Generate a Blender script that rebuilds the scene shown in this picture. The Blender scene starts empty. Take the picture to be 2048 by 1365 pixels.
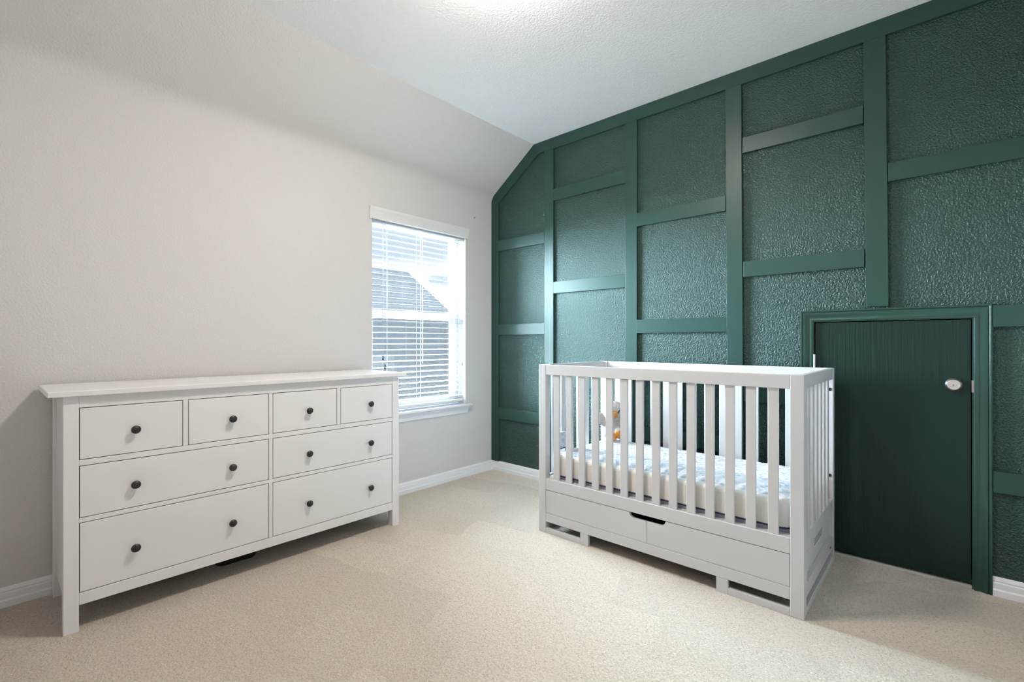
import bpy, bmesh, math, random
from mathutils import Vector, Matrix, noise

random.seed(7)
sc = bpy.context.scene
COL = sc.collection

# ------------------------------------------------------------------ camera
cam_d = bpy.data.cameras.new('camera')
cam = bpy.data.objects.new('camera', cam_d)
COL.objects.link(cam)
cam.location = (3.0299, -3.082, 1.1526)
cam.rotation_euler = (math.pi / 2, 0, math.radians(42.189))
cam_d.sensor_width = 36.0
cam_d.sensor_fit = 'HORIZONTAL'
cam_d.lens = 36.0 * 949.61 / 2048.0
cam_d.shift_y = (684.54 - 682.5) / 2048.0
cam_d.clip_start = 0.02
sc.camera = cam

# ------------------------------------------------------------------ light: sky, portal, exposure
sc.view_settings.view_transform = 'Standard'
sc.view_settings.look = 'None'
sc.view_settings.gamma = 1.0
sc.view_settings.use_curve_mapping = False
sc.view_settings.exposure = 0.27
sc.cycles.pixel_filter_type = 'BOX'
sc.cycles.filter_width = 1.0

SKY_BRIGHT = 172.0      # added sky brightness outside the camera's view, fills the room
SKY_CALM = 0.95        # base sky, all that is left in the dimmed window view
LAMP = 165.0            # ceiling lamp diffuser emission

world = bpy.data.worlds.new('sky')
sc.world = world
world.use_nodes = True
nt = world.node_tree
nt.nodes.clear()


def N(tree, kind, **kw):
    n = tree.nodes.new(kind)
    for k, v in kw.items():
        if k.startswith('i_'):
            n.inputs[int(k[2:])].default_value = v
        else:
            setattr(n, k, v)
    return n


def math_node(tree, op, a, b=None, clamp=False):
    n = tree.nodes.new('ShaderNodeMath')
    n.operation = op
    n.use_clamp = clamp
    for i, v in enumerate((a, b)):
        if v is None:
            continue
        if isinstance(v, (int, float)):
            n.inputs[i].default_value = v
        else:
            tree.links.new(v, n.inputs[i])
    return n.outputs[0]


def smooth(tree, val, lo, hi, a=0.0, b=1.0):
    n = tree.nodes.new('ShaderNodeMapRange')
    n.interpolation_type = 'SMOOTHSTEP'
    tree.links.new(val, n.inputs[0])
    n.inputs[1].default_value = lo
    n.inputs[2].default_value = hi
    n.inputs[3].default_value = a
    n.inputs[4].default_value = b
    return n.outputs[0]


def mix_rgb(tree, fac, c1, c2, blend='MIX'):
    n = tree.nodes.new('ShaderNodeMix')
    n.data_type = 'RGBA'
    n.blend_type = blend
    for sock, v in ((n.inputs[0], fac), (n.inputs[6], c1), (n.inputs[7], c2)):
        if isinstance(v, (int, float)):
            sock.default_value = v
        elif isinstance(v, tuple):
            sock.default_value = v if len(v) == 4 else (*v, 1)
        else:
            tree.links.new(v, sock)
    return n.outputs[2]


def dot_const(tree, vec, d):
    n = tree.nodes.new('ShaderNodeVectorMath')
    n.operation = 'DOT_PRODUCT'
    tree.links.new(vec, n.inputs[0])
    n.inputs[1].default_value = Vector(d).normalized()
    return n.outputs['Value']


tc = N(nt, 'ShaderNodeTexCoord')
dirv = tc.outputs['Generated']
sep = N(nt, 'ShaderNodeSeparateXYZ')
nt.links.new(dirv, sep.inputs[0])
# calm sky: pale blue above, streaky white cloud low down
cl_map = N(nt, 'ShaderNodeMapping')
cl_map.inputs['Scale'].default_value = (3.0, 3.0, 22.0)
nt.links.new(dirv, cl_map.inputs['Vector'])
cl = N(nt, 'ShaderNodeTexNoise')
cl.inputs['Scale'].default_value = 1.6
cl.inputs['Detail'].default_value = 5.0
nt.links.new(cl_map.outputs[0], cl.inputs['Vector'])
low = smooth(nt, sep.outputs['Z'], 0.14, 0.19, 1.0, 0.0)
cloud = math_node(nt, 'MULTIPLY', smooth(nt, cl.outputs[0], 0.36, 0.52), low)
calm_col = mix_rgb(nt, cloud, (0.60, 0.72, 0.86), (0.98, 0.97, 0.95))
# added bright sky lobe to fill the room, masked out along the camera's view
fill_lobe = smooth(nt, dot_const(nt, dirv, (-1.0, -0.08, 0.38)), 0.42, 0.88)
view_dim = smooth(nt, dot_const(nt, dirv, (-0.77, 0.62, 0.15)), math.cos(math.radians(27)),
             math.cos(math.radians(14)), 1.0, 0.0)  # dims the added sky brightness where the camera looks out
b_fac = math_node(nt, 'MULTIPLY', fill_lobe, view_dim)
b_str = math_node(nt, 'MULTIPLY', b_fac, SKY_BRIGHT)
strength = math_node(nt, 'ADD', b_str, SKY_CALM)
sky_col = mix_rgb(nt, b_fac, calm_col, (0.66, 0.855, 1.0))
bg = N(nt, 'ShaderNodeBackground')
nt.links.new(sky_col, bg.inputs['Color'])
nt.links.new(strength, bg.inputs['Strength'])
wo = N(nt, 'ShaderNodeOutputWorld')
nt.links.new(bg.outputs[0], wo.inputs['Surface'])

pd = bpy.data.lights.new('window_portal', 'AREA')
pd.shape = 'RECTANGLE'
pd.size = 1.46
pd.size_y = 0.91
pd.cycles.is_portal = True
po = bpy.data.objects.new('window_portal', pd)
COL.objects.link(po)
po.location = (-0.20, -0.7835, 1.355)
po.rotation_euler = (0, -math.pi / 2, 0)

# ------------------------------------------------------------------ materials
MATS = {}


def material(name, color, rough=0.5, metallic=0.0, spec=0.5, bump=None, vary=None, coat=0.0):
    """bump: (scale, strength, distance, detail, stretch); vary: (scale, colour2, lo, hi, stretch)"""
    m = bpy.data.materials.new(name)
    m.use_nodes = True
    t = m.node_tree
    b = t.nodes['Principled BSDF']
    b.inputs['Base Color'].default_value = (*color, 1)
    b.inputs['Roughness'].default_value = rough
    b.inputs['Metallic'].default_value = metallic
    b.inputs['Specular IOR Level'].default_value = spec
    b.inputs['Coat Weight'].default_value = coat
    geo = None
    if bump or vary:
        geo = t.nodes.new('ShaderNodeNewGeometry').outputs['Position']

    def tex(scale, detail, stretch, roughness=0.5):
        mp = t.nodes.new('ShaderNodeMapping')
        mp.inputs['Scale'].default_value = stretch
        t.links.new(geo, mp.inputs['Vector'])
        n = t.nodes.new('ShaderNodeTexNoise')
        n.inputs['Scale'].default_value = scale
        n.inputs['Detail'].default_value = detail
        n.inputs['Roughness'].default_value = roughness
        t.links.new(mp.outputs[0], n.inputs['Vector'])
        return n.outputs[0]

    if bump:
        scale, strength, dist, detail, stretch = bump
        bn = t.nodes.new('ShaderNodeBump')
        bn.inputs['Strength'].default_value = strength
        bn.inputs['Distance'].default_value = dist
        t.links.new(tex(scale, detail, stretch), bn.inputs['Height'])
        t.links.new(bn.outputs[0], b.inputs['Normal'])
    if vary:
        scale, c2, lo, hi, stretch = vary
        f = smooth(t, tex(scale, 3.0, stretch), lo, hi)
        t.links.new(mix_rgb(t, f, tuple(color), tuple(c2)), b.inputs['Base Color'])
    MATS[name] = m
    return m


U = (1, 1, 1)
material('wall_paint', (0.64, 0.627, 0.617), 0.75, bump=(110, 0.6, 0.005, 2, U))
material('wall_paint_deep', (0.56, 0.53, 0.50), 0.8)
material('ceiling_paint', (0.90, 0.90, 0.91), 0.8, bump=(100, 0.6, 0.0055, 2, U))
material('trim_white', (0.80, 0.81, 0.84), 0.35)
material('sill_white', (0.80, 0.82, 0.86), 0.4)
material('vinyl_white', (0.82, 0.84, 0.87), 0.35)
material('blind_white', (0.74, 0.74, 0.745), 0.45)
material('blind_cord', (0.62, 0.64, 0.67), 0.8)
material('pull_cord', (0.16, 0.17, 0.20), 0.7)
material('tassel_dark', (0.045, 0.045, 0.055), 0.5)
GREEN = (0.021, 0.057, 0.046)
material('green_board', GREEN, 0.40, spec=0.30, bump=(60, 0.12, 0.002, 3, (1, 1, 1)))
material('green_casing', GREEN, 0.30, spec=0.4)
material('door_green', (0.009, 0.026, 0.021), 0.40, spec=0.22, bump=(30, 0.5, 0.005, 4, (4, 4, 0.16)))
material('dresser_white', (0.74, 0.738, 0.745), 0.45, bump=(60, 0.05, 0.001, 3, (1, 0.2, 1)))
material('dresser_inside', (0.10, 0.085, 0.08), 0.8)
material('knob_black', (0.016, 0.016, 0.020), 0.42)
material('crib_white', (0.55, 0.55, 0.555), 0.35)
material('drawer_inside', (0.06, 0.05, 0.045), 0.8)
material('mattress_side', (0.80, 0.765, 0.71), 0.8, bump=(220, 0.2, 0.002, 2, U))
material('mattress_base', (0.36, 0.38, 0.46), 0.7)
material('piping_navy', (0.020, 0.024, 0.075), 0.6)
material('plush_white', (0.50, 0.49, 0.475), 0.95, bump=(260, 0.8, 0.004, 3, U), vary=(90, (0.36, 0.345, 0.325), 0.45, 0.7, U))
material('plush_orange', (0.60, 0.25, 0.05), 0.95, bump=(260, 0.8, 0.004, 3, U), vary=(90, (0.42, 0.15, 0.03), 0.45, 0.7, U))
material('stitch_black', (0.01, 0.01, 0.01), 0.5)
material('steel', (0.46, 0.44, 0.42), 0.30, metallic=1.0)
material('steel_plug', (0.60, 0.57, 0.53), 0.38, metallic=0.6)
material('hinge_white', (0.78, 0.78, 0.79), 0.4)
material('bolt_dark', (0.03, 0.03, 0.035), 0.4, metallic=0.6)
material('print_grey', (0.12, 0.12, 0.13), 0.7)
material('sticker_paper', (0.70, 0.70, 0.70), 0.6)
material('black_cloth', (0.008, 0.008, 0.009), 0.8)
material('roof_shingle', (0.17, 0.168, 0.17), 0.9, spec=0.0, vary=(5, (0.145, 0.146, 0.15), 0.35, 0.7, (1, 1, 3)))
material('roof_sunlit', (0.62, 0.60, 0.57), 0.8)  # pale tone stands in for sunlight on the far roof
material('siding', (0.42, 0.46, 0.52), 0.8)
material('grass', (0.33, 0.32, 0.27), 0.9, spec=0.1, vary=(0.8, (0.26, 0.27, 0.20), 0.35, 0.65, U))
material('threshold', (0.55, 0.52, 0.48), 0.6)


def green_wall_material():
    m = material('green_wall', GREEN, 0.36, spec=0.42)
    t = m.node_tree
    b = t.nodes['Principled BSDF']
    geo = t.nodes.new('ShaderNodeNewGeometry').outputs['Position']
    n1 = t.nodes.new('ShaderNodeTexNoise')
    n1.inputs['Scale'].default_value = 112
    n1.inputs['Detail'].default_value = 2.5
    n1.inputs['Distortion'].default_value = 0.3
    t.links.new(geo, n1.inputs['Vector'])
    h = smooth(t, n1.outputs[0], 0.36, 0.66)
    bn = t.nodes.new('ShaderNodeBump')
    bn.inputs['Strength'].default_value = 0.85
    bn.inputs['Distance'].default_value = 0.0042
    t.links.new(h, bn.inputs['Height'])
    t.links.new(bn.outputs[0], b.inputs['Normal'])


green_wall_material()


def carpet_material():
    m = material('carpet', (0.6, 0.55, 0.48), 1.0, spec=0.1)
    t = m.node_tree
    b = t.nodes['Principled BSDF']
    geo = t.nodes.new('ShaderNodeNewGeometry').outputs['Position']

    def noise_at(scale, detail, rough=0.6, dist=0.0):
        n = t.nodes.new('ShaderNodeTexNoise')
        n.inputs['Scale'].default_value = scale
        n.inputs['Detail'].default_value = detail
        n.inputs['Roughness'].default_value = rough
        n.inputs['Distortion'].default_value = dist
        t.links.new(geo, n.inputs['Vector'])
        return n.outputs[0]
    tuft = noise_at(125, 4, 0.7, 0.8)
    clump = noise_at(34, 2)
    f1 = smooth(t, tuft, 0.30, 0.52)
    c = mix_rgb(t, f1, (0.58, 0.465, 0.355), (0.97, 0.85, 0.705))
    # brushed strips left by the vacuum cleaner: nap shading painted into the colour in blocks
    mp = t.nodes.new('ShaderNodeMapping')
    mp.inputs['Rotation'].default_value = (0, 0, math.radians(-14))
    t.links.new(geo, mp.inputs['Vector'])
    wob = t.nodes.new('ShaderNodeVectorMath')
    wob.operation = 'ADD'
    wn = t.nodes.new('ShaderNodeTexNoise')
    wn.inputs['Scale'].default_value = 5.0
    t.links.new(geo, wn.inputs['Vector'])
    ws = t.nodes.new('ShaderNodeVectorMath')
    ws.operation = 'SCALE'
    ws.inputs['Scale'].default_value = 0.12
    t.links.new(wn.outputs['Color'], ws.inputs[0])
    t.links.new(mp.outputs[0], wob.inputs[0])
    t.links.new(ws.outputs[0], wob.inputs[1])
    v = t.nodes.new('ShaderNodeTexBrick')
    v.offset = 0.37
    v.inputs['Color1'].default_value = (0, 0, 0, 1)
    v.inputs['Color2'].default_value = (1, 1, 1, 1)
    v.inputs['Scale'].default_value = 1.0
    v.inputs['Mortar Size'].default_value = 0.0
    v.inputs['Brick Width'].default_value = 0.62
    v.inputs['Row Height'].default_value = 0.27
    t.links.new(wob.outputs[0], v.inputs['Vector'])
    nap = smooth(t, v.outputs['Color'], 0.0, 1.0, 0.0, 0.27)
    c = mix_rgb(t, nap, c, (0.60, 0.50, 0.40))
    t.links.new(c, b.inputs['Base Color'])
    hsum = math_node(t, 'ADD', tuft, math_node(t, 'MULTIPLY', clump, 0.7))
    bn = t.nodes.new('ShaderNodeBump')
    bn.inputs['Strength'].default_value = 1.0
    bn.inputs['Distance'].default_value = 0.016
    t.links.new(hsum, bn.inputs['Height'])
    t.links.new(bn.outputs[0], b.inputs['Normal'])
    b.inputs['Sheen Weight'].default_value = 0.25
    b.inputs['Sheen Roughness'].default_value = 0.6


carpet_material()


def quilt_material():
    m = material('quilt', (0.8, 0.82, 0.86), 0.9)
    t = m.node_tree
    b = t.nodes['Principled BSDF']
    geo = t.nodes.new('ShaderNodeNewGeometry').outputs['Position']
    v = t.nodes.new('ShaderNodeTexVoronoi')
    v.inputs['Scale'].default_value = 42
    t.links.new(geo, v.inputs['Vector'])
    f = smooth(t, v.outputs['Distance'], 0.12, 0.5)
    t.links.new(mix_rgb(t, f, (0.40, 0.48, 0.61), (0.64, 0.66, 0.70)), b.inputs['Base Color'])
    bn = t.nodes.new('ShaderNodeBump')
    bn.inputs['Strength'].default_value = 0.7
    bn.inputs['Distance'].default_value = 0.006
    bn.invert = True
    t.links.new(v.outputs['Distance'], bn.inputs['Height'])
    t.links.new(bn.outputs[0], b.inputs['Normal'])


quilt_material()


def see_through(name, tint, gloss, density=0.0):
    m = bpy.data.materials.new(name)
    m.use_nodes = True
    t = m.node_tree
    t.nodes.clear()
    tr = t.nodes.new('ShaderNodeBsdfTransparent')
    tr.inputs[0].default_value = (*tint, 1)
    if gloss:
        other = t.nodes.new('ShaderNodeBsdfGlossy')
        other.inputs['Roughness'].default_value = 0.02
        other.inputs[0].default_value = (1, 1, 1, 1)
    else:
        other = t.nodes.new('ShaderNodeBsdfDiffuse')
        other.inputs[0].default_value = (0.012, 0.012, 0.013, 1)
    mx = t.nodes.new('ShaderNodeMixShader')
    if gloss:
        fr = t.nodes.new('ShaderNodeFresnel')
        fr.inputs[0].default_value = 1.3
        t.links.new(fr.outputs[0], mx.inputs[0])
    else:
        mx.inputs[0].default_value = density
    t.links.new(tr.outputs[0], mx.inputs[1])
    t.links.new(other.outputs[0], mx.inputs[2])
    o = t.nodes.new('ShaderNodeOutputMaterial')
    t.links.new(mx.outputs[0], o.inputs[0])
    MATS[name] = m


see_through('window_glass', (0.97, 0.98, 0.985), True)
see_through('insect_mesh', (1, 1, 1), False, 0.16)

m = bpy.data.materials.new('lamp_diffuser')
m.use_nodes = True
t = m.node_tree
bs = t.nodes['Principled BSDF']
bs.inputs['Base Color'].default_value = (0.9, 0.88, 0.84, 1)
bs.inputs['Emission Color'].default_value = (1.0, 0.90, 0.80, 1)
bs.inputs['Emission Strength'].default_value = LAMP
MATS['lamp_diffuser'] = m

# ------------------------------------------------------------------ builders
WORLD = {}          # world position of every object's origin


def box(bm, x0, x1, y0, y1, z0, z1, bevel=0.0, seg=2):
    vs = bmesh.ops.create_cube(bm, size=1.0)['verts']
    for v in vs:
        v.co.x = (x0 + x1) / 2 + v.co.x * (x1 - x0)
        v.co.y = (y0 + y1) / 2 + v.co.y * (y1 - y0)
        v.co.z = (z0 + z1) / 2 + v.co.z * (z1 - z0)
    if bevel:
        es = list({e for v in vs for e in v.link_edges})
        bmesh.ops.bevel(bm, geom=es, offset=bevel, segments=seg, affect='EDGES', profile=0.5)


def prism(bm, pts, axis, a, b, bevel=0.0):
    """polygon pts (2-D) extruded from a to b along axis ('x','y','z')"""
    def P(p, w):
        return {'x': (w, p[0], p[1]), 'y': (p[0], w, p[1]), 'z': (p[0], p[1], w)}[axis]
    v0 = [bm.verts.new(P(p, a)) for p in pts]
    v1 = [bm.verts.new(P(p, b)) for p in pts]
    n = len(pts)
    fs = [bm.faces.new(v0), bm.faces.new(list(reversed(v1)))]
    for i in range(n):
        fs.append(bm.faces.new((v0[i], v1[i], v1[(i + 1) % n], v0[(i + 1) % n])))
    if bevel:
        es = [e for f in fs[:2] for e in f.edges]
        bmesh.ops.bevel(bm, geom=list(set(es)), offset=bevel, segments=2, affect='EDGES', profile=0.5)


def lathe(bm, prof, origin, direction, n=28):
    """prof: list of (along, radius)"""
    d = Vector(direction).normalized()
    a = d.orthogonal().normalized()
    b = d.cross(a)
    rings = []
    for s, r in prof:
        c = Vector(origin) + d * s
        if r < 1e-6:
            rings.append([bm.verts.new(c)])
        else:
            rings.append([bm.verts.new(c + (a * math.cos(2 * math.pi * i / n) + b * math.sin(2 * math.pi * i / n)) * r)
                          for i in range(n)])
    for r0, r1 in zip(rings, rings[1:]):
        for i in range(n):
            j = (i + 1) % n
            if len(r0) == 1 and len(r1) == 1:
                continue
            if len(r0) == 1:
                bm.faces.new((r0[0], r1[i], r1[j]))
            elif len(r1) == 1:
                bm.faces.new((r0[i], r1[0], r0[j]))
            else:
                bm.faces.new((r0[i], r1[i], r1[j], r0[j]))
    for ring in (rings[0], rings[-1]):
        if len(ring) > 1:
            bm.faces.new(ring)


def tube(bm, pts, r, n=8):
    pts = [Vector(p) for p in pts]
    rings = []
    for i, p in enumerate(pts):
        d = (pts[min(i + 1, len(pts) - 1)] - pts[max(i - 1, 0)]).normalized()
        a = d.orthogonal().normalized()
        b = d.cross(a)
        rings.append([bm.verts.new(p + (a * math.cos(2 * math.pi * k / n) + b * math.sin(2 * math.pi * k / n)) * r)
                      for k in range(n)])
    for r0, r1 in zip(rings, rings[1:]):
        for k in range(n):
            bm.faces.new((r0[k], r1[k], r1[(k + 1) % n], r0[(k + 1) % n]))
    bm.faces.new(rings[0])
    bm.faces.new(rings[-1])


def ball(bm, c, rx, ry, rz, rot=None, u=24, v=16):
    vs = bmesh.ops.create_uvsphere(bm, u_segments=u, v_segments=v, radius=1.0)['verts']
    M = Matrix.Translation(Vector(c)) @ (rot.to_4x4() if rot is not None else Matrix.Identity(4)) @ Matrix.Diagonal((rx, ry, rz, 1))
    bmesh.ops.transform(bm, matrix=M, verts=vs)


def obj(name, bm, mat, parent=None, smooth_deg=None, origin=None):
    """link a bmesh built in world coordinates as one object, origin at its base centre"""
    bmesh.ops.recalc_face_normals(bm, faces=bm.faces)
    cs = [v.co for v in bm.verts]
    lo = Vector([min(c[i] for c in cs) for i in range(3)])
    hi = Vector([max(c[i] for c in cs) for i in range(3)])
    o0 = Vector(origin) if origin else Vector(((lo.x + hi.x) / 2, (lo.y + hi.y) / 2, lo.z))
    bmesh.ops.translate(bm, vec=-o0, verts=bm.verts)
    me = bpy.data.meshes.new(name)
    bm.to_mesh(me)
    bm.free()
    me.materials.append(MATS[mat])
    if smooth_deg:
        for p in me.polygons:
            p.use_smooth = True
        me.set_sharp_from_angle(angle=math.radians(smooth_deg))
    o = bpy.data.objects.new(name, me)
    COL.objects.link(o)
    WORLD[o.name] = o0
    if parent:
        o.parent = parent
        o.location = o0 - WORLD[parent.name]
    else:
        o.location = o0
    return o


def add(name, mat, parent, fn, smooth_deg=None):
    bm = bmesh.new()
    fn(bm)
    return obj(name, bm, mat, parent, smooth_deg)


def boxes(name, mat, parent, *bs, bevel=0.0015):
    bm = bmesh.new()
    for b in bs:
        box(bm, *b, bevel=bevel)
    return obj(name, bm, mat, parent)


def tag(o, label, cat, group=None, kind=None):
    o['label'] = label
    o['category'] = cat
    if group:
        o['group'] = group
    if kind:
        o['kind'] = kind
    return o


def struct(o, label, cat):
    return tag(o, label, cat, None, 'structure')


def empty(name, loc):
    o = bpy.data.objects.new(name, None)
    o.empty_display_size = 0.1
    COL.objects.link(o)
    o.location = loc
    WORLD[o.name] = Vector(loc)
    return o


# ------------------------------------------------------------------ room shell
RX, RY, ZC, ZK, XB = 3.56, -3.46, 2.806, 2.453, 0.498
WT = 0.16
# window opening in the left wall
WY0, WY1, WZ0, WZ1 = -1.234, -0.333, 0.605, 2.085
# door opening in the green wall
DX0, DX1, DZ1 = 2.503, 3.133, 1.263


def wall_left(bm):
    y0, y1 = RY, 0.12
    box(bm, -WT, 0, y0, WY0, 0, ZK)
    box(bm, -WT, 0, WY1, y1, 0, ZK)
    box(bm, -WT, 0, WY0, WY1, 0, WZ0)
    box(bm, -WT, 0, WY0, WY1, WZ1, ZK)


struct(add('wall_left', 'wall_paint', None, wall_left), 'greige painted wall with the window, left of the corner', 'wall')


def wall_right(bm):
    g = (0.0, 0.12)
    prism(bm, [(0, 0), (DX0, 0), (DX0, ZC + 0.05), (XB + 0.07, ZC + 0.05), (0, ZK)], 'y', *g)
    box(bm, DX0, DX1, *g, DZ1, ZC + 0.05)
    box(bm, DX1, RX, *g, 0, ZC + 0.05)
    box(bm, DX0 - 0.05, DX1 + 0.05, 0.12, 0.14, 0, DZ1 + 0.05)


struct(add('wall_right', 'green_wall', None, wall_right), 'dark green textured accent wall behind the crib', 'wall')
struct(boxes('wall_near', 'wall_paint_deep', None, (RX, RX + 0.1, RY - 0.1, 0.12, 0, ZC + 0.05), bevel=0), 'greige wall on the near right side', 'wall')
struct(boxes('wall_back', 'ceiling_paint', None, (-WT, RX, RY - 0.1, RY, 0, ZC + 0.05), bevel=0), 'white wall behind the camera', 'wall')
struct(boxes('ceiling', 'ceiling_paint', None, (XB, RX, RY, 0.12, ZC, ZC + 0.05), bevel=0), 'flat white ceiling', 'ceiling')


def slope(bm):
    # sloped strip with a soft bend where it meets the wall
    pts = []
    for k in range(7):
        s = k / 6
        # bullnose between the vertical wall and the slope
        a = Vector((0.0, ZK - 0.05)); c = Vector((0.0, ZK)); b = Vector((0.05, ZK + 0.0355))
        p = a * (1 - s) ** 2 + c * 2 * s * (1 - s) + b * s * s
        pts.append((p.x + 0.0004, p.y))
    pts += [(XB, ZC), (XB, ZC + 0.05), (-0.03, ZK + 0.03), (-0.03, ZK - 0.05)]
    prism(bm, pts, 'y', RY, 0.0)


o = add('ceiling_slope', 'wall_paint', None, slope, 50)
struct(o, 'sloped greige strip between the left wall and the flat ceiling', 'ceiling')


def floor(bm):
    box(bm, -0.02, RX, RY, 0.02, -0.05, 0.0)


struct(add('floor', 'carpet', None, floor), 'beige cut pile carpet covering the floor', 'floor')

# baseboards
BP = [(0, 0), (0.017, 0), (0.017, 0.027), (0.0125, 0.034), (0.0125, 0.058), (0.0095, 0.0625), (0.0095, 0.0655),
      (0.011, 0.068), (0.008, 0.078), (0.004, 0.085), (0, 0.085)]


def base_left(bm):
    vs = []
    for y, s in ((RY, 0), (0, 1)):
        vs.append([bm.verts.new((p[0], y - s * p[0] * 1.0 * 1, p[1])) for p in BP])
    n = len(BP)
    bm.faces.new(vs[0]); bm.faces.new(list(reversed(vs[1])))
    for i in range(n):
        bm.faces.new((vs[0][i], vs[1][i], vs[1][(i + 1) % n], vs[0][(i + 1) % n]))


def base_right(x0, x1, mitre):
    def f(bm):
        vs = []
        for x, s in ((x0, mitre), (x1, 0)):
            vs.append([bm.verts.new((x + s * p[0], -p[0], p[1])) for p in BP])
        n = len(BP)
        bm.faces.new(vs[0]); bm.faces.new(list(reversed(vs[1])))
        for i in range(n):
            bm.faces.new((vs[0][i], vs[1][i], vs[1][(i + 1) % n], vs[0][(i + 1) % n]))
    return f


struct(add('baseboard_left', 'trim_white', None, base_left, 30), 'white moulded baseboard along the window wall', 'baseboard')
struct(add('baseboard_right', 'trim_white', None, base_right(0, 2.438, 1), 30), 'white moulded baseboard along the green wall behind the crib', 'baseboard')
struct(add('baseboard_far_right', 'trim_white', None, base_right(3.2, RX, 0), 30), 'short white baseboard right of the little door', 'baseboard')

# ------------------------------------------------------------------ green board trim
TT = 0.019
trim_n = [0]


def trim(label, *bs, fn=None):
    trim_n[0] += 1
    bm = bmesh.new()
    for b in bs:
        box(bm, b[0], b[1], -TT, 0.0, b[2], b[3], bevel=0.0012)
    if fn:
        fn(bm)
    o = obj('trim_%d' % trim_n[0], bm, 'green_board', None)
    struct(o, label, 'trim board')


HB = 2.716
trim('green board along the ceiling', fn=lambda bm: prism(bm, [(0.546, HB), (RX, HB), (RX, ZC), (0.500, ZC)], 'y', -TT, 0, 0.001))
trim('green board following the slope', fn=lambda bm: prism(bm, [(0.0905, 2.396), (0.5455, HB), (0.4985, ZC - 0.001), (0.002, 2.4535)], 'y', -TT, 0, 0.001))
trim('green upright board in the corner', fn=lambda bm: prism(bm, [(0.001, 0.085), (0.0885, 0.085), (0.0885, 2.3935), (0.001, 2.452)], 'y', -TT, 0, 0.001))
S = [(0.0885, 0.0885), (0.613, 0.703), (1.348, 1.438), (2.036, 2.127), (2.726, 2.817), (3.43, 3.52)]
trim('first green upright board from the corner', (0.613, 0.703, 0.085, HB - 0.0005))
trim('second green upright board from the corner', (1.348, 1.438, 0.085, HB - 0.0005))


def lean(x0t, x1t, x0b, x1b, zb):
    return lambda bm: prism(bm, [(x0b, zb), (x1b, zb), (x1t, HB - 0.0005), (x0t, HB - 0.0005)], 'y', -TT, 0, 0.001)


trim('third green upright board from the corner', fn=lean(2.036, 2.127, 2.050, 2.141, 0.085))
trim('green upright board standing on the door casing', fn=lean(2.725, 2.816, 2.736, 2.828, 1.336))
trim('green upright board at the far right', (3.43, 3.52, 0.085, HB - 0.0005))
A = [(2.295, 2.388), (1.545, 1.638), (0.795, 0.888)]
B = [(1.966, 2.059), (1.216, 1.309), (0.466, 0.566)]
nm = {0: 'upper', 1: 'middle', 2: 'lower'}
for k, (z0, z1) in enumerate(B):
    trim('%s green cross board beside the corner' % nm[k], (0.0887, 0.6128, z0, z1))
for k, (z0, z1) in enumerate(A):
    trim('%s green cross board left of the second upright' % nm[k], (0.7032, 1.3478, z0, z1))
for k, (z0, z1) in enumerate(B):
    trim('%s green cross board right of the second upright' % nm[k], (1.4382, 2.0358 + 0.006 * k, z0, z1))
for k, (z0, z1) in enumerate(A):
    if k < 2:
        trim('%s green cross board above the little door' % nm[k], (2.1335 + 0.004 * k, 2.7245 + 0.004 * k, z0, z1))
    else:
        trim('lower green cross board behind the right end of the crib', (2.140, 2.4385, z0, z1))
trim('green cross board high at the right edge', (2.8255, 3.4298, 1.967, 2.060))
trim('green cross board beside the top of the door casing', (3.2015, 3.4298, 1.222, 1.3195))
trim('green cross board low at the right edge', (3.2015, 3.4298, 0.470, 0.566))

# ------------------------------------------------------------------ little door
door = empty('door_1', (2.818, 0.0, 0.0))
struct(door, 'low dark green attic door with a silver deadbolt', 'door')
# jamb
boxes('door_jamb', 'green_casing', door,
      (DX0 - 0.012, DX0, -0.003, 0.115, 0, DZ1 + 0.012), (DX1, DX1 + 0.012, -0.003, 0.115, 0, DZ1 + 0.012),
      (DX0, DX1, -0.003, 0.115, DZ1, DZ1 + 0.012), bevel=0.001)
slab = boxes('door_slab', 'door_green', door, (2.5065, 3.1295, 0.005, 0.040, 0.022, 1.2595), bevel=0.0015)
boxes('door_sill', 'threshold', door, (DX0, DX1, -0.004, 0.06, 0.0, 0.013), bevel=0.002)
CP = [(0, 0), (0, 0.007), (0.003, 0.0105), (0.008, 0.012), (0.012, 0.0105), (0.016, 0.0085), (0.024, 0.0095), (0.032, 0.0135),
      (0.040, 0.0165), (0.046, 0.0165), (0.0485, 0.0135), (0.051, 0.0165), (0.053, 0.0185), (0.0595, 0.0185), (0.0605, 0.017), (0.0605, 0)]


def casing(bm):
    xi0, xi1, zi = 2.4985, 3.1385, 1.2665
    loops = []
    for kind in range(4):
        ring = []
        for d, th in CP:
            if kind == 0:
                p = (xi0 - d, -th, 0.0)
            elif kind == 1:
                p = (xi0 - d, -th, zi + d)
            elif kind == 2:
                p = (xi1 + d, -th, zi + d)
            else:
                p = (xi1 + d, -th, 0.0)
            ring.append(bm.verts.new(p))
        loops.append(ring)
    n = len(CP)
    for a, b in zip(loops, loops[1:]):
        for i in range(n):
            bm.faces.new((a[i], b[i], b[(i + 1) % n], a[(i + 1) % n]))
    bm.faces.new(loops[0])
    bm.faces.new(list(reversed(loops[-1])))


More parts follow.
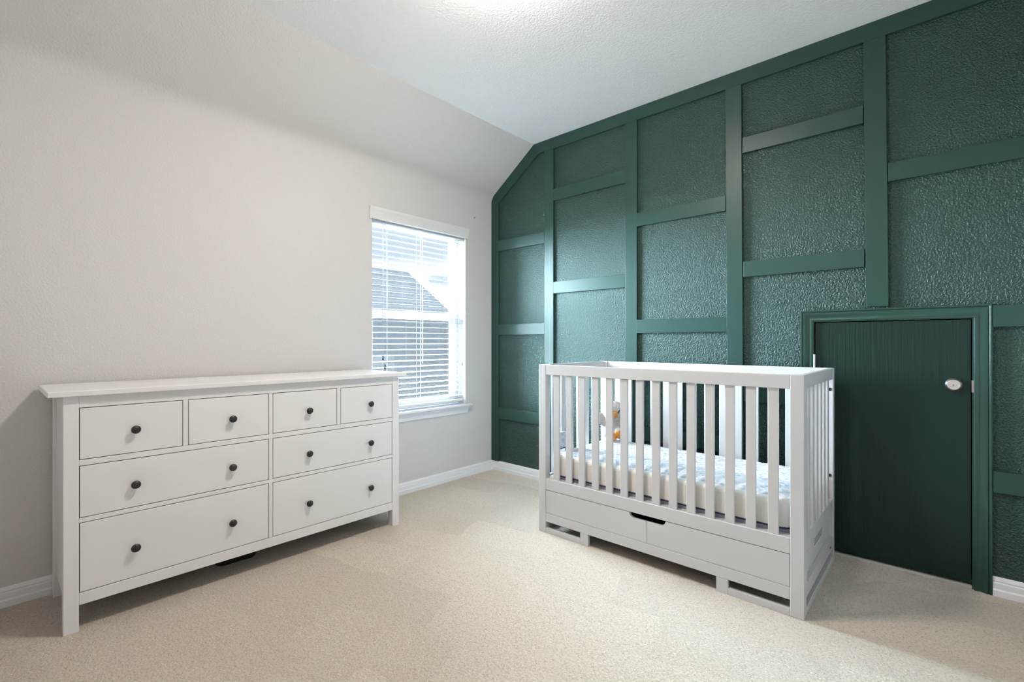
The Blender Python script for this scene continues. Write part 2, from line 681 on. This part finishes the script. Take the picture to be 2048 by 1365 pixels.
add('door_casing', 'green_casing', door, casing, 35)
LK = (3.070, 0.005, 0.950)
lock = add('deadbolt', 'steel', door, lambda bm: lathe(bm, [(0, 0.0), (0, 0.0325), (0.006, 0.0325), (0.011, 0.030), (0.017, 0.0245), (0.017, 0.0)], LK, (0, -1, 0), 40), 35)
lock['label'] = 'satin silver deadbolt lock'
cyl = add('lock_cylinder', 'steel_plug', lock, lambda bm: lathe(bm, [(0.0165, 0.0), (0.0165, 0.023), (0.022, 0.0235), (0.024, 0.0225), (0.024, 0.019), (0.023, 0.0185), (0.023, 0.0105), (0.0225, 0.010), (0.0225, 0.0085), (0.0245, 0.008), (0.0245, 0)], LK, (0, -1, 0), 40), 25)
add('keyhole', 'stitch_black', lock, lambda bm: box(bm, LK[0] - 0.0010, LK[0] + 0.0010, LK[1] - 0.0252, LK[1] - 0.0235, LK[2] - 0.006, LK[2] + 0.003))
h = add('hinge', 'hinge_white', door, lambda bm: (lathe(bm, [(0, 0), (0, 0.0052), (0.100, 0.0052), (0.100, 0)], (2.5035, -0.0055, 0.985), (0, 0, 1), 14),
                                                 box(bm, 2.4995, 2.5075, -0.0035, 0.004, 0.985, 1.085)), 35)
h['label'] = 'white hinge'
st = add('strike_plate', 'steel', door, lambda bm: box(bm, 3.1305, 3.1415, -0.0055, 0.0045, 0.917, 0.974, bevel=0.001), 35)
st['label'] = 'silver strike plate'

# ------------------------------------------------------------------ window
win = empty('window_1', (-0.1, (WY0 + WY1) / 2, 0.605))
struct(win, 'white single hung window over the dresser end', 'window')
FX0, FX1 = -0.165, -0.100
ZT = 0.6255


def vframe(bm, x0, x1, y0, y1, z0, z1, w, wb=None, wt=None):
    wb = w if wb is None else wb
    wt = w if wt is None else wt
    for b in ((y0, y0 + w, z0, z1), (y1 - w, y1, z0, z1), (y0 + w, y1 - w, z0, z0 + wb), (y0 + w, y1 - w, z1 - wt, z1)):
        box(bm, x0, x1, b[0], b[1], b[2], b[3], bevel=0.002)


add('window_frame', 'vinyl_white', win, lambda bm: vframe(bm, FX0, FX1, WY0, WY1, ZT, WZ1, 0.036, 0.03, 0.03), 40)
us = add('upper_sash', 'vinyl_white', win, lambda bm: vframe(bm, -0.160, -0.138, WY0 + 0.036, WY1 - 0.036, 1.335, WZ1 - 0.03, 0.024, 0.035, 0.03), 40)
ls = add('lower_sash', 'vinyl_white', win, lambda bm: vframe(bm, -0.136, -0.108, WY0 + 0.036, WY1 - 0.036, ZT + 0.03, 1.395, 0.036, 0.045, 0.058), 40)
boxes('pane', 'window_glass', us, (-0.150, -0.147, WY0 + 0.056, WY1 - 0.056, 1.365, WZ1 - 0.056), bevel=0)
boxes('pane', 'window_glass', ls, (-0.124, -0.121, WY0 + 0.068, WY1 - 0.068, ZT + 0.071, 1.340), bevel=0)
lk = boxes('sash_lock', 'vinyl_white', ls, (-0.128, -0.106, -0.82, -0.75, 1.395, 1.407), bevel=0.003)
scr = boxes('insect_screen', 'insect_mesh', win, (-0.163, -0.1625, WY0 + 0.036, WY1 - 0.036, ZT + 0.03, 1.340), bevel=0)
scr['label'] = 'fine grey insect screen outside the lower sash'
# stool with horns, apron below
sill = add('window_sill', 'sill_white', win, lambda bm: (box(bm, FX1, 0.001, WY0, WY1, 0.605, 0.6255),
                                                         prism(bm, [(0.0005, 0.605), (0.030, 0.605), (0.0365, 0.609), (0.0385, 0.615), (0.0365, 0.6215), (0.030, 0.6255), (0.0005, 0.6255)], 'y', 0, 0)
                                                         if False else box(bm, 0.0002, 0.0385, -1.291, -0.277, 0.605, 0.6255, bevel=0.006, seg=3)), 40)
AP = [(0.0005, 0.548), (0.010, 0.548), (0.012, 0.556), (0.012, 0.575), (0.017, 0.590), (0.021, 0.604), (0.0005, 0.604)]


def apron(bm):
    ends = []
    for y, s in ((-1.262, 1), (-0.306, -1)):
        ends.append([bm.verts.new((p[0], y + s * max(0, 0.021 - p[0]) * 0.9, p[1])) for p in AP])
    n = len(AP)
    bm.faces.new(ends[0]); bm.faces.new(list(reversed(ends[1])))
    for i in range(n):
        bm.faces.new((ends[0][i], ends[1][i], ends[1][(i + 1) % n], ends[0][(i + 1) % n]))


add('window_apron', 'sill_white', win, apron, 35)

# ------------------------------------------------------------------ blind
blind = empty('window_blind', (-0.045, (WY0 + WY1) / 2, 0.63))
tag(blind, 'white wooden slat blind hanging open in the window', 'window blind')
BX0, BX1, BY0, BY1 = -0.074, -0.024, WY0 + 0.008, WY1 - 0.010
VP = [(0.0008, 2.041), (0.012, 2.041), (0.016, 2.046), (0.013, 2.052), (0.013, 2.066), (0.017, 2.076), (0.017, 2.085), (0.0225, 2.104), (0.0245, 2.108), (0.0245, 2.124), (0.0008, 2.124)]


def valance(bm):
    prism(bm, VP, 'y', WY0 - 0.026, WY1 + 0.026)
    box(bm, -0.005, 0.004, WY0 + 0.002, WY1 - 0.002, 2.043, 2.084)


val = add('valance', 'blind_white', blind, valance, 25)
boxes('headrail', 'blind_white', blind, (BX0, BX1, BY0, BY1, 2.032, 2.078))
tilt = math.radians(6.0)
nsl = 31
slz = [2.011 - 0.0437 * i for i in range(nsl)]
slat0 = None
for i, z in enumerate(slz):
    if slat0 is None:
        bm = bmesh.new()
        prof = []
        for s in range(7):
            w = -0.025 + 0.05 * s / 6
            prof.append((w, 0.0010 + 0.0010 * (1 - (w / 0.025) ** 2)))
        pts = prof + [(p[0], p[1] - 0.0022) for p in reversed(prof)]
        pts = [(-0.049 + p[0] * math.cos(tilt) + p[1] * math.sin(tilt), z - p[0] * math.sin(tilt) + p[1] * math.cos(tilt)) for p in pts]
        prism(bm, pts, 'y', BY0, BY1)
        slat0 = obj('slat', bm, 'blind_white', blind, 40)
    else:
        c = slat0.copy()
        COL.objects.link(c)
        c.parent = blind
        c.location = slat0.location + Vector((0, 0, z - slz[0]))
boxes('bottom_rail', 'blind_white', blind, (BX0, BX1, BY0, BY1, 0.645, 0.665), bevel=0.003)
# ladder cords, front and back, at three stations
for yy in (-1.095, -0.790, -0.440):
    def lad(bm, yy=yy):
        for xx in (BX0 - 0.002, BX1 + 0.002):
            for dy in (-0.004, 0.004) if xx > -0.05 else (0,):
                tube(bm, [(xx, yy + dy, 2.04), (xx, yy + dy, 1.3), (xx, yy + dy, 0.648)], 0.0007, 6)
    add('ladder_cord', 'blind_cord', blind, lad)
for k, (yy, zz) in enumerate(((-1.139, 1.050), (-1.122, 0.985))):
    pc = add('pull_cord', 'pull_cord', blind, lambda bm: tube(bm, [(-0.012, yy, 2.05), (-0.011, yy + 0.001, 1.5), (-0.008, yy, zz)], 0.0011, 6))
    add('tassel', 'tassel_dark', pc, lambda bm: lathe(bm, [(0, 0), (0, 0.0035), (0.006, 0.0055), (0.012, 0.0045), (0.022, 0.0055), (0.034, 0.0085), (0.036, 0.0075), (0.036, 0)], (-0.008, yy, zz + 0.004), (0, 0, -1), 14), 40)
add('tilt_wand', 'blind_white', blind, lambda bm: tube(bm, [(-0.014, -0.775, 2.045), (-0.013, -0.775, 1.4), (-0.012, -0.776, 0.985)], 0.0030, 8), 40)
hd = add('hold_down_pin', 'tassel_dark', blind, lambda bm: tube(bm, [(-0.028, WY1 - 0.001, 0.975), (-0.028, WY1 - 0.006, 0.965), (-0.028, WY1 - 0.004, 0.945)], 0.0016, 6))
for yy in (-0.795, -0.445):
    add('cord_plug', 'blind_white', blind, lambda bm: lathe(bm, [(0, 0), (0, 0.006), (0.004, 0.006), (0.005, 0.004), (0.005, 0)], (BX1, yy, 0.655), (1, 0, 0), 14), 40)

# ------------------------------------------------------------------ small hook on the wall by the corner
hk = bmesh.new()
lathe(hk, [(0, 0), (0, 0.0035), (0.002, 0.0035), (0.003, 0.0016), (0.014, 0.0016), (0.014, 0)], (0.0, -0.233, 2.238), (1, 0, 0), 10)
tube(hk, [(0.013, -0.233, 2.238), (0.017, -0.232, 2.240), (0.018, -0.231, 2.245)], 0.0015, 8)
tag(obj('wall_hook', hk, 'bolt_dark', None, 40), 'tiny dark hook in the wall between window and corner', 'hook')

# ------------------------------------------------------------------ dresser
XF = 0.487
dr = empty('dresser', (0.26, -2.112, 0.0))
tag(dr, 'long white dresser with eight drawers and black knobs against the window wall', 'dresser')
DW = 'dresser_white'
boxes('dresser_top', DW, dr, (0.020, 0.508, -2.931, -1.297, 0.9375, 0.9600), bevel=0.003)
LY0, LY1, RY0, RY1 = -2.8855, -2.8395, -1.387, -1.3395
for (x0, x1) in ((XF - 0.05, XF), (0.026, 0.066)):
    for (y0, y1) in ((LY0, LY1), (RY0, RY1)):
        boxes('leg', DW, dr, (x0, x1, y0, y1, 0.0, 0.937), bevel=0.002)
for (y0, y1) in ((LY0 + 0.010, LY0 + 0.028), (RY1 - 0.028, RY1 - 0.010)):
    boxes('side_panel', DW, dr, (0.067, XF - 0.051, y0, y1, 0.103, 0.937), bevel=0.001)
boxes('back_panel', 'dresser_inside', dr, (0.030, 0.036, LY1, RY0, 0.11, 0.935), bevel=0)
boxes('bottom_panel', 'dresser_inside', dr, (0.037, XF - 0.03, LY1 + 0.0005, RY0 - 0.0005, 0.112, 0.124), bevel=0)
rails = [('top_rail', 0.8905, 0.937), ('drawer_rail', 0.6585, 0.6815), ('drawer_rail', 0.4315, 0.4495), ('bottom_rail', 0.104, 0.1515)]
for n_, z0, z1 in rails:
    boxes(n_, DW, dr, (XF - 0.024, XF - 0.002, LY1 + 0.0003, RY0 - 0.0003, z0, z1), bevel=0.0012)
boxes('divider', DW, dr, (XF - 0.024, XF - 0.0025, -2.1195, -2.1015, 0.152, 0.8903), bevel=0.0012)
for y0, y1 in ((-2.4895, -2.4700), (-1.7515, -1.7305)):
    boxes('divider', DW, dr, (XF - 0.024, XF - 0.0025, y0, y1, 0.682, 0.8903), bevel=0.0012)
boxes('divider', 'dresser_inside', dr, (0.045, XF - 0.026, -2.114, -2.107, 0.126, 0.93), bevel=0)
GAP = 0.0026
KNOB = [(0, 0), (0, 0.0075), (0.010, 0.0062), (0.014, 0.0075), (0.0175, 0.0150), (0.0200, 0.0172), (0.0235, 0.0168), (0.0275, 0.0130), (0.0300, 0.0070), (0.0308, 0)]


def drawer(y0, y1, z0, z1, knobs, kz):
    d = boxes('drawer', DW, dr, (XF - 0.020, XF - 0.003, y0 + GAP, y1 - GAP, z0 + GAP, z1 - GAP), bevel=0.0015)
    b = boxes('drawer_box', 'dresser_inside', d, (0.06, XF - 0.0215, y0 + 0.012, y1 - 0.012, z0 + 0.012, z1 - 0.03), bevel=0)
    for ky in knobs:
        k = add('knob', 'knob_black', d, lambda bm: lathe(bm, KNOB, (XF - 0.003, ky, kz), (1, 0, 0), 24), 35)
        k['label'] = 'round black knob'


KY = (-2.662, -2.291, -1.917, -1.545)
cols4 = ((-2.8395, -2.4895), (-2.4700, -2.1195), (-2.1015, -1.7515), (-1.7305, -1.387))
for (y0, y1), k in zip(cols4, KY):
    drawer(y0, y1, 0.6815, 0.8905, (k,), 0.782)
for (y0, y1), ks in (((-2.8395, -2.1195), KY[:2]), ((-2.1015, -1.387), KY[2:])):
    drawer(y0, y1, 0.4495, 0.6585, ks, 0.549)
    drawer(y0, y1, 0.1515, 0.4315, ks, 0.281)

# black thing lying under the dresser
bm = bmesh.new()
for (cx_, cy_, a_, b_, c_) in ((0.268, -2.245, 0.034, 0.060, 0.022), (0.272, -2.155, 0.045, 0.045, 0.030), (0.255, -2.20, 0.05, 0.07, 0.026)):
    ball(bm, (cx_, cy_, c_ * 0.75), a_, b_, c_, None, 20, 12)
for v in bm.verts:
    v.co += Vector(noise.noise_vector(v.co * 30)) * 0.006
    v.co.z = max(v.co.z, 0.0005)
tag(obj('black_cloth', bm, 'black_cloth', None, 60), 'small crumpled black item on the carpet under the dresser', 'cloth')

# ------------------------------------------------------------------ crib
CX0, CX1, CYF, CYB, CZ = 1.201, 2.607, -0.820, -0.075, 1.0155
crib = empty('crib', ((CX0 + CX1) / 2, (CYF + CYB) / 2, 0.0))
tag(crib, 'white wooden baby crib with slatted sides and two drawers below, before the green wall', 'crib')
CW = 'crib_white'
PWX, PWY = 0.052, 0.045
for x0 in (CX0, CX1 - PWX):
    boxes('post', CW, crib, (x0, x0 + PWX, CYF, CYF + PWY, 0, CZ), bevel=0.0025)
    boxes('post', CW, crib, (x0, x0 + PWX, CYB - 0.035, CYB, 0, CZ), bevel=0.0025)
IX0, IX1 = CX0 + PWX + 0.0003, CX1 - PWX - 0.0003
CENT = [1.3275 + 0.0894 * i for i in range(14)]
for side, (ya, yb) in (('front', (CYF + 0.001, CYF + 0.026)), ('rear', (CYB - 0.027, CYB - 0.002))):
    boxes('top_rail', CW, crib, (IX0, IX1, ya, yb, 0.955, CZ - 0.0005), bevel=0.002)
    boxes('lower_rail', CW, crib, (IX0, IX1, ya, yb, 0.2605, 0.3275), bevel=0.002)
    first = None
    for c in CENT:
        if first is None:
            first = boxes('slat', CW, crib, (c - 0.0205, c + 0.0205, ya + 0.0065, yb - 0.0045, 0.3270, 0.9555), bevel=0.002)
            lx = first.location.x - c
        else:
            s = first.copy()
            COL.objects.link(s)
            s.parent = crib
            s.location.x = lx + c
boxes('back_board', CW, crib, (IX0, IX1, CYB - 0.022, CYB - 0.010, 0.03, 0.2603), bevel=0.001)
# ends: outer frame, slats, recessed panel below, slot near the floor
EY0, EY1 = CYF + PWY + 0.0003, CYB - 0.0353
for side, xa, xb, out in (('left', CX0 + 0.002, CX0 + 0.024, -1), ('right', CX1 - 0.024, CX1 - 0.002, 1)):
    boxes('end_rail', CW, crib, (xa, xb, EY0, EY1, 0.958, CZ - 0.0005), bevel=0.002)
    boxes('end_rail', CW, crib, (xa, xb, EY0, EY1, 0.270, 0.333), bevel=0.002)
    boxes('end_rail', CW, crib, (xa, xb, EY0, EY1, 0.072, 0.131), bevel=0.002)
    boxes('floor_strip', CW, crib, (xa, xb, EY0, EY1, 0.0, 0.031), bevel=0.002)
    boxes('end_stile', CW, crib, (xa, xb, EY0, EY0 + 0.030, 0.1315, 0.2695), (xa, xb, EY0, EY0 + 0.030, 0.3335, 0.9575), bevel=0.001)
    first = None
    for k in range(6):
        y = -0.685 + k * 0.0925
        if first is None:
            first = boxes('slat', CW, crib, (xa + 0.003, xb - 0.003, y - 0.019, y + 0.019, 0.3325, 0.9585), bevel=0.002)
            ly = first.location.y - y
        else:
            s = first.copy()
            COL.objects.link(s)
            s.parent = crib
            s.location.y = ly + y
    px0, px1 = (xa + 0.001, xa + 0.004) if out > 0 else (xb - 0.004, xb - 0.001)
    ep = boxes('end_panel', CW, crib, (px0, px1, EY0 + 0.0305, EY1 - 0.0005, 0.132, 0.2695), bevel=0)
    if out > 0:
        stk = boxes('warning_label', 'sticker_paper', ep, (px1, px1 + 0.0008, -0.50, -0.30, 0.192, 0.258), bevel=0)

        def rows(bm):
            random.seed(3)
            for r in range(6):
                y = -0.492
                z = 0.247 - r * 0.0092
                while y < -0.312:
                    w = random.uniform(0.008, 0.024)
                    box(bm, px1 + 0.0008, px1 + 0.0011, y, min(y + w, -0.308), z, z + 0.0056)
                    y += w + 0.005
        pr = add('label_print', 'print_grey', stk, rows)
        pr['label'] = 'rows of fine dark print'
# bolts in the rear right post, seen past the end slats
for bz in (0.904, 0.452):
    bt = add('bolt', 'bolt_dark', crib, lambda bm: lathe(bm, [(0, 0), (0, 0.0085), (0.003, 0.008), (0.004, 0.005), (0.002, 0.003), (0.002, 0)], (CX1 - 0.0155, CYB - 0.035, bz), (0, -1, 0), 16), 40)
add('bolt', 'bolt_dark', crib, lambda bm: lathe(bm, [(0, 0), (0, 0.005), (0.002, 0.0045), (0.002, 0)], (CX1 - 0.002, -0.19, 0.100), (1, 0, 0), 14), 40)
# front base: two drawers, rail, feet, floor strips
FY0, FY1 = CYF + 0.001, CYF + 0.021
boxes('base_rail', CW, crib, (IX0, IX1, FY0, FY1, 0.068, 0.1205), bevel=0.0015)
for x0, x1 in ((1.502, 1.555), (2.254, 2.306)):
    boxes('foot', CW, crib, (x0, x1, FY0, FY1, 0.0, 0.0678), bevel=0.0015)
for x0, x1 in ((IX0, 1.5018), (2.3062, IX1)):
    boxes('floor_strip', CW, crib, (x0, x1, FY0, FY1, 0.0, 0.0315), bevel=0.0015)


def drawer_front(x0, x1, z0, z1, nx, left):
    """panel with half of the rounded hand slot cut out of its top inner corner"""
    dz, r = 0.026, 0.026
    arc = [(nx + (r - r * math.cos(a)) * (1 if left else -1), z1 - dz + dz * (1 - math.sin(a))) for a in [math.pi / 2 * k / 8 for k in range(9)]]
    zlow = z1 - dz
    if left:
        pts = [(x0, z0), (x1, z0), (x1, zlow - 0.0), ]
        pts += [(x, z) for x, z in reversed(arc)]
        pts += [(x0, z1)]
    else:
        pts = [(x0, z0), (x1, z0), (x1, z1)] + [(x, z) for x, z in arc] + [(x0, zlow)]
    return lambda bm: prism(bm, pts, 'y', FY0 + 0.001, FY1 - 0.001, 0.0012)


G2 = 0.0016
for left, x0, x1 in ((True, IX0 + G2, 1.905 - G2 / 2), (False, 1.905 + G2 / 2, IX1 - G2)):
    d = add('drawer', CW, crib, drawer_front(x0, x1, 0.1205 + G2, 0.2605 - G2 * 1.4, 1.808 if left else 2.009, left))

    def dbox(bm):
        y0, y1 = FY1 + 0.0002, CYB - 0.06
        box(bm, x0 + 0.01, x1 - 0.01, y0, y1, 0.124, 0.130)
        box(bm, x0 + 0.01, x0 + 0.02, y0, y1, 0.130, 0.215)
        box(bm, x1 - 0.02, x1 - 0.01, y0, y1, 0.130, 0.215)
        box(bm, x0 + 0.02, x1 - 0.02, y1 - 0.01, y1, 0.130, 0.215)
    add('drawer_box', 'drawer_inside', d, dbox)
boxes('mattress_support', CW, crib, (IX0 - 0.02, IX1 + 0.02, CYF + 0.028, CYB - 0.029, 0.305, 0.3265), bevel=0)

# ------------------------------------------------------------------ mattress
mt = empty('crib_mattress', (1.895, -0.445, 0.327))
tag(mt, 'white crib mattress with blue dotted quilted top lying in the crib', 'mattress')


def slab_round(bm, x0, x1, y0, y1, z0, z1, rc, re, nx=0):
    """rounded block: rc corner radius in plan, re edge radius at the top"""
    def ring(inset, z):
        out = []
        r = max(rc - inset, 0.004)
        for cx_, cy_, a0 in ((x1 - rc, y1 - rc, 0), (x0 + rc, y1 - rc, 90), (x0 + rc, y0 + rc, 180), (x1 - rc, y0 + rc, 270)):
            for k in range(7):
                a = math.radians(a0 + 90 * k / 6)
                out.append(bm.verts.new((cx_ + r * math.cos(a), cy_ + r * math.sin(a), z)))
        return out
    rings = [ring(0, z0)]
    rings.append(ring(0, z1 - re))
    for k in range(1, 6):
        a = math.pi / 2 * k / 5
        rings.append(ring(re * (1 - math.cos(a)), z1 - re + re * math.sin(a)))
    n = len(rings[0])
    for a, b in zip(rings, rings[1:]):
        for i in range(n):
            bm.faces.new((a[i], a[(i + 1) % n], b[(i + 1) % n], b[i]))
    bm.faces.new(list(reversed(rings[0])))
    bm.faces.new(rings[-1])


MX0, MX1, MY0, MY1 = 1.256, 2.552, -0.772, -0.122
add('mattress_side', 'mattress_side', mt, lambda bm: slab_round(bm, MX0, MX1, MY0, MY1, 0.345, 0.470, 0.05, 0.026), 60)
b_ = add('mattress_base', 'mattress_base', mt, lambda bm: slab_round(bm, MX0 + 0.004, MX1 - 0.004, MY0 + 0.004, MY1 - 0.004, 0.327, 0.3455, 0.05, 0.003), 60)
b_['label'] = 'blue grey lower band'


def piping(bm):
    rc = 0.05
    pts = []
    for cx_, cy_, a0 in ((MX1 - rc, MY1 - rc, 0), (MX0 + rc, MY1 - rc, 90), (MX0 + rc, MY0 + rc, 180), (MX1 - rc, MY0 + rc, 270)):
        for k in range(7):
            a = math.radians(a0 + 90 * k / 6)
            pts.append((cx_ + rc * math.cos(a), cy_ + rc * math.sin(a), 0.3465))
    pts.append(pts[0])
    tube(bm, pts, 0.0042, 8)


pp = add('piping', 'piping_navy', mt, piping, 60)
pp['label'] = 'dark navy piping'


def quilt_top(bm):
    x0, x1, y0, y1 = MX0 + 0.022, MX1 - 0.022, MY0 + 0.03, MY1 - 0.022
    nx, ny = 130, 64
    grid = []
    for i in range(nx + 1):
        row = []
        for j in range(ny + 1):
            u, v = i / nx, j / ny
            x = x0 + (x1 - x0) * u
            y = y0 + (y1 - y0) * v
            e = min(min(u, 1 - u) * (x1 - x0), min(v, 1 - v) * (y1 - y0))
            z = 0.468 + 0.012 * min(1, e / 0.05) ** 0.5 + 0.0035 * noise.noise(Vector((x * 30, y * 30, 0))) * min(1, e / 0.02)
            row.append(bm.verts.new((x, y, z)))
        grid.append(row)
    for i in range(nx):
        for j in range(ny):
            bm.faces.new((grid[i][j], grid[i + 1][j], grid[i + 1][j + 1], grid[i][j + 1]))
    # closed underneath
    bottom = [bm.verts.new((x, y, 0.464)) for x, y in ((x0, y0), (x1, y0), (x1, y1), (x0, y1))]
    edges = [[grid[i][0] for i in range(nx + 1)], [grid[nx][j] for j in range(ny + 1)],
             [grid[i][ny] for i in range(nx, -1, -1)], [grid[0][j] for j in range(ny, -1, -1)]]
    for k, ed in enumerate(edges):
        bm.faces.new([bottom[k]] + ed + [bottom[(k + 1) % 4]])
    bm.faces.new(list(reversed(bottom)))


qt = add('quilted_top', 'quilt', mt, quilt_top, 60)
qt['label'] = 'white quilted cover with a pale blue dot pattern'

# ------------------------------------------------------------------ small quilted pad at the left end of the mattress
pad = empty('quilted_pad', (1.244, -0.627, 0.478))
tag(pad, 'small white quilted pad standing at the left end of the crib mattress', 'pad')
add('pad_cover', 'quilt', pad, lambda bm: slab_round(bm, 1.232, 1.256, -0.692, -0.562, 0.487, 0.583, 0.012, 0.010), 60)
pq = add('pad_piping', 'piping_navy', pad, lambda bm: box(bm, 1.230, 1.258, -0.694, -0.560, 0.480, 0.4868, bevel=0.002))
pq['label'] = 'dark navy edge piping'

# ------------------------------------------------------------------ plush bird
PB = Vector((1.362, -0.200, 0.4865))
plush = empty('plush_duck', PB)
tag(plush, 'white plush duck with orange beak and feet sitting at the back of the crib', 'soft toy')


def fuse(o, vox=0.005):
    md = o.modifiers.new('fuse', 'REMESH')
    md.mode = 'VOXEL'
    md.voxel_size = vox
    md.use_smooth_shade = True
    sm = o.modifiers.new('soften', 'SMOOTH')
    sm.iterations = 4


TC, TS = math.cos(math.radians(30)), math.sin(math.radians(30))   # the toy is turned towards the room
P = lambda x, y, z: PB + Vector((x * TC - y * TS, x * TS + y * TC, z))


def body(bm):
    ball(bm, P(-0.012, 0.010, 0.075), 0.066, 0.060, 0.078)       # belly
    ball(bm, P(-0.004, 0.006, 0.140), 0.050, 0.046, 0.050)       # chest
    ball(bm, P(0.006, -0.002, 0.206), 0.057, 0.054, 0.056)       # head
    ball(bm, P(-0.016, -0.028, 0.190), 0.030, 0.026, 0.026)      # cheek
    R = Matrix.Rotation(math.radians(-35), 3, 'Y')
    ball(bm, P(-0.100, -0.006, 0.140), 0.042, 0.032, 0.042, R)   # raised wing
    ball(bm, P(-0.060, 0.0, 0.115), 0.036, 0.028, 0.030, R)
    ball(bm, P(0.056, -0.014, 0.120), 0.026, 0.034, 0.056)       # other wing
    ball(bm, P(-0.034, -0.040, 0.045), 0.034, 0.046, 0.034)      # thighs
    ball(bm, P(0.034, -0.040, 0.050), 0.034, 0.046, 0.036)


pbody = add('body', 'plush_white', plush, body, 60)
fuse(pbody)


def beak(bm):
    ball(bm, P(-0.004, -0.062, 0.180), 0.034, 0.032, 0.017)
    ball(bm, P(-0.004, -0.054, 0.165), 0.028, 0.026, 0.011)


bk = add('beak', 'plush_orange', plush, beak, 60)
fuse(bk, 0.004)
for sx, dz in ((-0.008, 0.0), (0.032, 0.018)):
    def foot(bm):
        ball(bm, P(sx, -0.080, 0.028 + dz), 0.027, 0.022, 0.028)
        for k in (-1, 0, 1):
            ball(bm, P(sx + k * 0.015, -0.094, 0.044 + dz - abs(k) * 0.008), 0.011, 0.012, 0.018)
    ft = add('foot', 'plush_orange', plush, foot, 60)
    fuse(ft, 0.004)
for ex, sg in ((-0.030, -1), (0.030, 1)):
    add('eye', 'stitch_black', plush, lambda bm: tube(bm, [P(ex - 0.009, -0.055, 0.176), P(ex, -0.053, 0.194), P(ex + 0.008, -0.046, 0.208)], 0.0032, 8), 60)

# ------------------------------------------------------------------ ceiling lamp (just above the picture)
lamp = empty('ceiling_light', (1.70, -1.70, ZC))
tag(lamp, 'round flush ceiling lamp with a glowing white dome', 'ceiling light')
add('lamp_base', 'trim_white', lamp, lambda bm: lathe(bm, [(0, 0), (0, 0.15), (0.022, 0.15), (0.028, 0.145), (0.028, 0)], (1.70, -1.70, ZC), (0, 0, -1), 40), 40)
DOME = [(0.0285, 0.0), (0.0285, 0.140)] + [(0.030 + 0.062 * math.sin(a), 0.140 * math.cos(a)) for a in [math.pi / 2 * k / 8 for k in range(1, 8)]] + [(0.092, 0.0)]
add('lamp_shade', 'lamp_diffuser', lamp, lambda bm: lathe(bm, DOME, (1.70, -1.70, ZC), (0, 0, -1), 40), 60)

# ------------------------------------------------------------------ outside
struct(boxes('ground', 'grass', None, (-60, -0.3, -50, 60, -3.6, -3.5), bevel=0), 'dry pale lawn outside the window', 'ground')
nb = empty('neighbour_house', (-9.0, 0.0, -3.5))
tag(nb, 'neighbouring house with a grey shingled roof outside the window', 'house')


def hip(bm, yr0, yr1, xr, zr, run, ze, th=0.15):
    e = [(xr + run, yr0 - run), (xr + run, yr1 + run), (xr - run, yr1 + run), (xr - run, yr0 - run)]
    top = [bm.verts.new((x, y, ze)) for x, y in e]
    bot = [bm.verts.new((x, y, ze - th)) for x, y in e]
    r0 = bm.verts.new((xr, yr0, zr))
    r1 = bm.verts.new((xr, yr1, zr))
    bm.faces.new((top[0], top[1], r1, r0))
    bm.faces.new((top[2], top[3], r0, r1))
    bm.faces.new((top[1], top[2], r1))
    bm.faces.new((top[3], top[0], r0))
    bm.faces.new(bot)
    for i in range(4):
        bm.faces.new((top[i], bot[i], bot[(i + 1) % 4], top[(i + 1) % 4]))


add('roof', 'roof_shingle', nb, lambda bm: hip(bm, 2.4, 5.485, -9.0, 3.275, 2.72, -0.35))
boxes('house_wall', 'siding', nb, (-11.4, -6.6, 0.0, 7.9, -3.5, -0.52), bevel=0)
nb2 = empty('far_house', (-15.0, 9.0, -3.5))
tag(nb2, 'house farther off behind the grey roof outside the window, sunlight on its roof painted pale', 'house')


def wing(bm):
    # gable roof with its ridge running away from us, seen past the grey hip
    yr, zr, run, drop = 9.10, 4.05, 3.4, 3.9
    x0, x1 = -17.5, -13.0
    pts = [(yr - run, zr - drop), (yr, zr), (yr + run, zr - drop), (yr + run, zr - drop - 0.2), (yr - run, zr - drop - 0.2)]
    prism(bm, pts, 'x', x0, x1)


add('roof', 'roof_sunlit', nb2, wing)
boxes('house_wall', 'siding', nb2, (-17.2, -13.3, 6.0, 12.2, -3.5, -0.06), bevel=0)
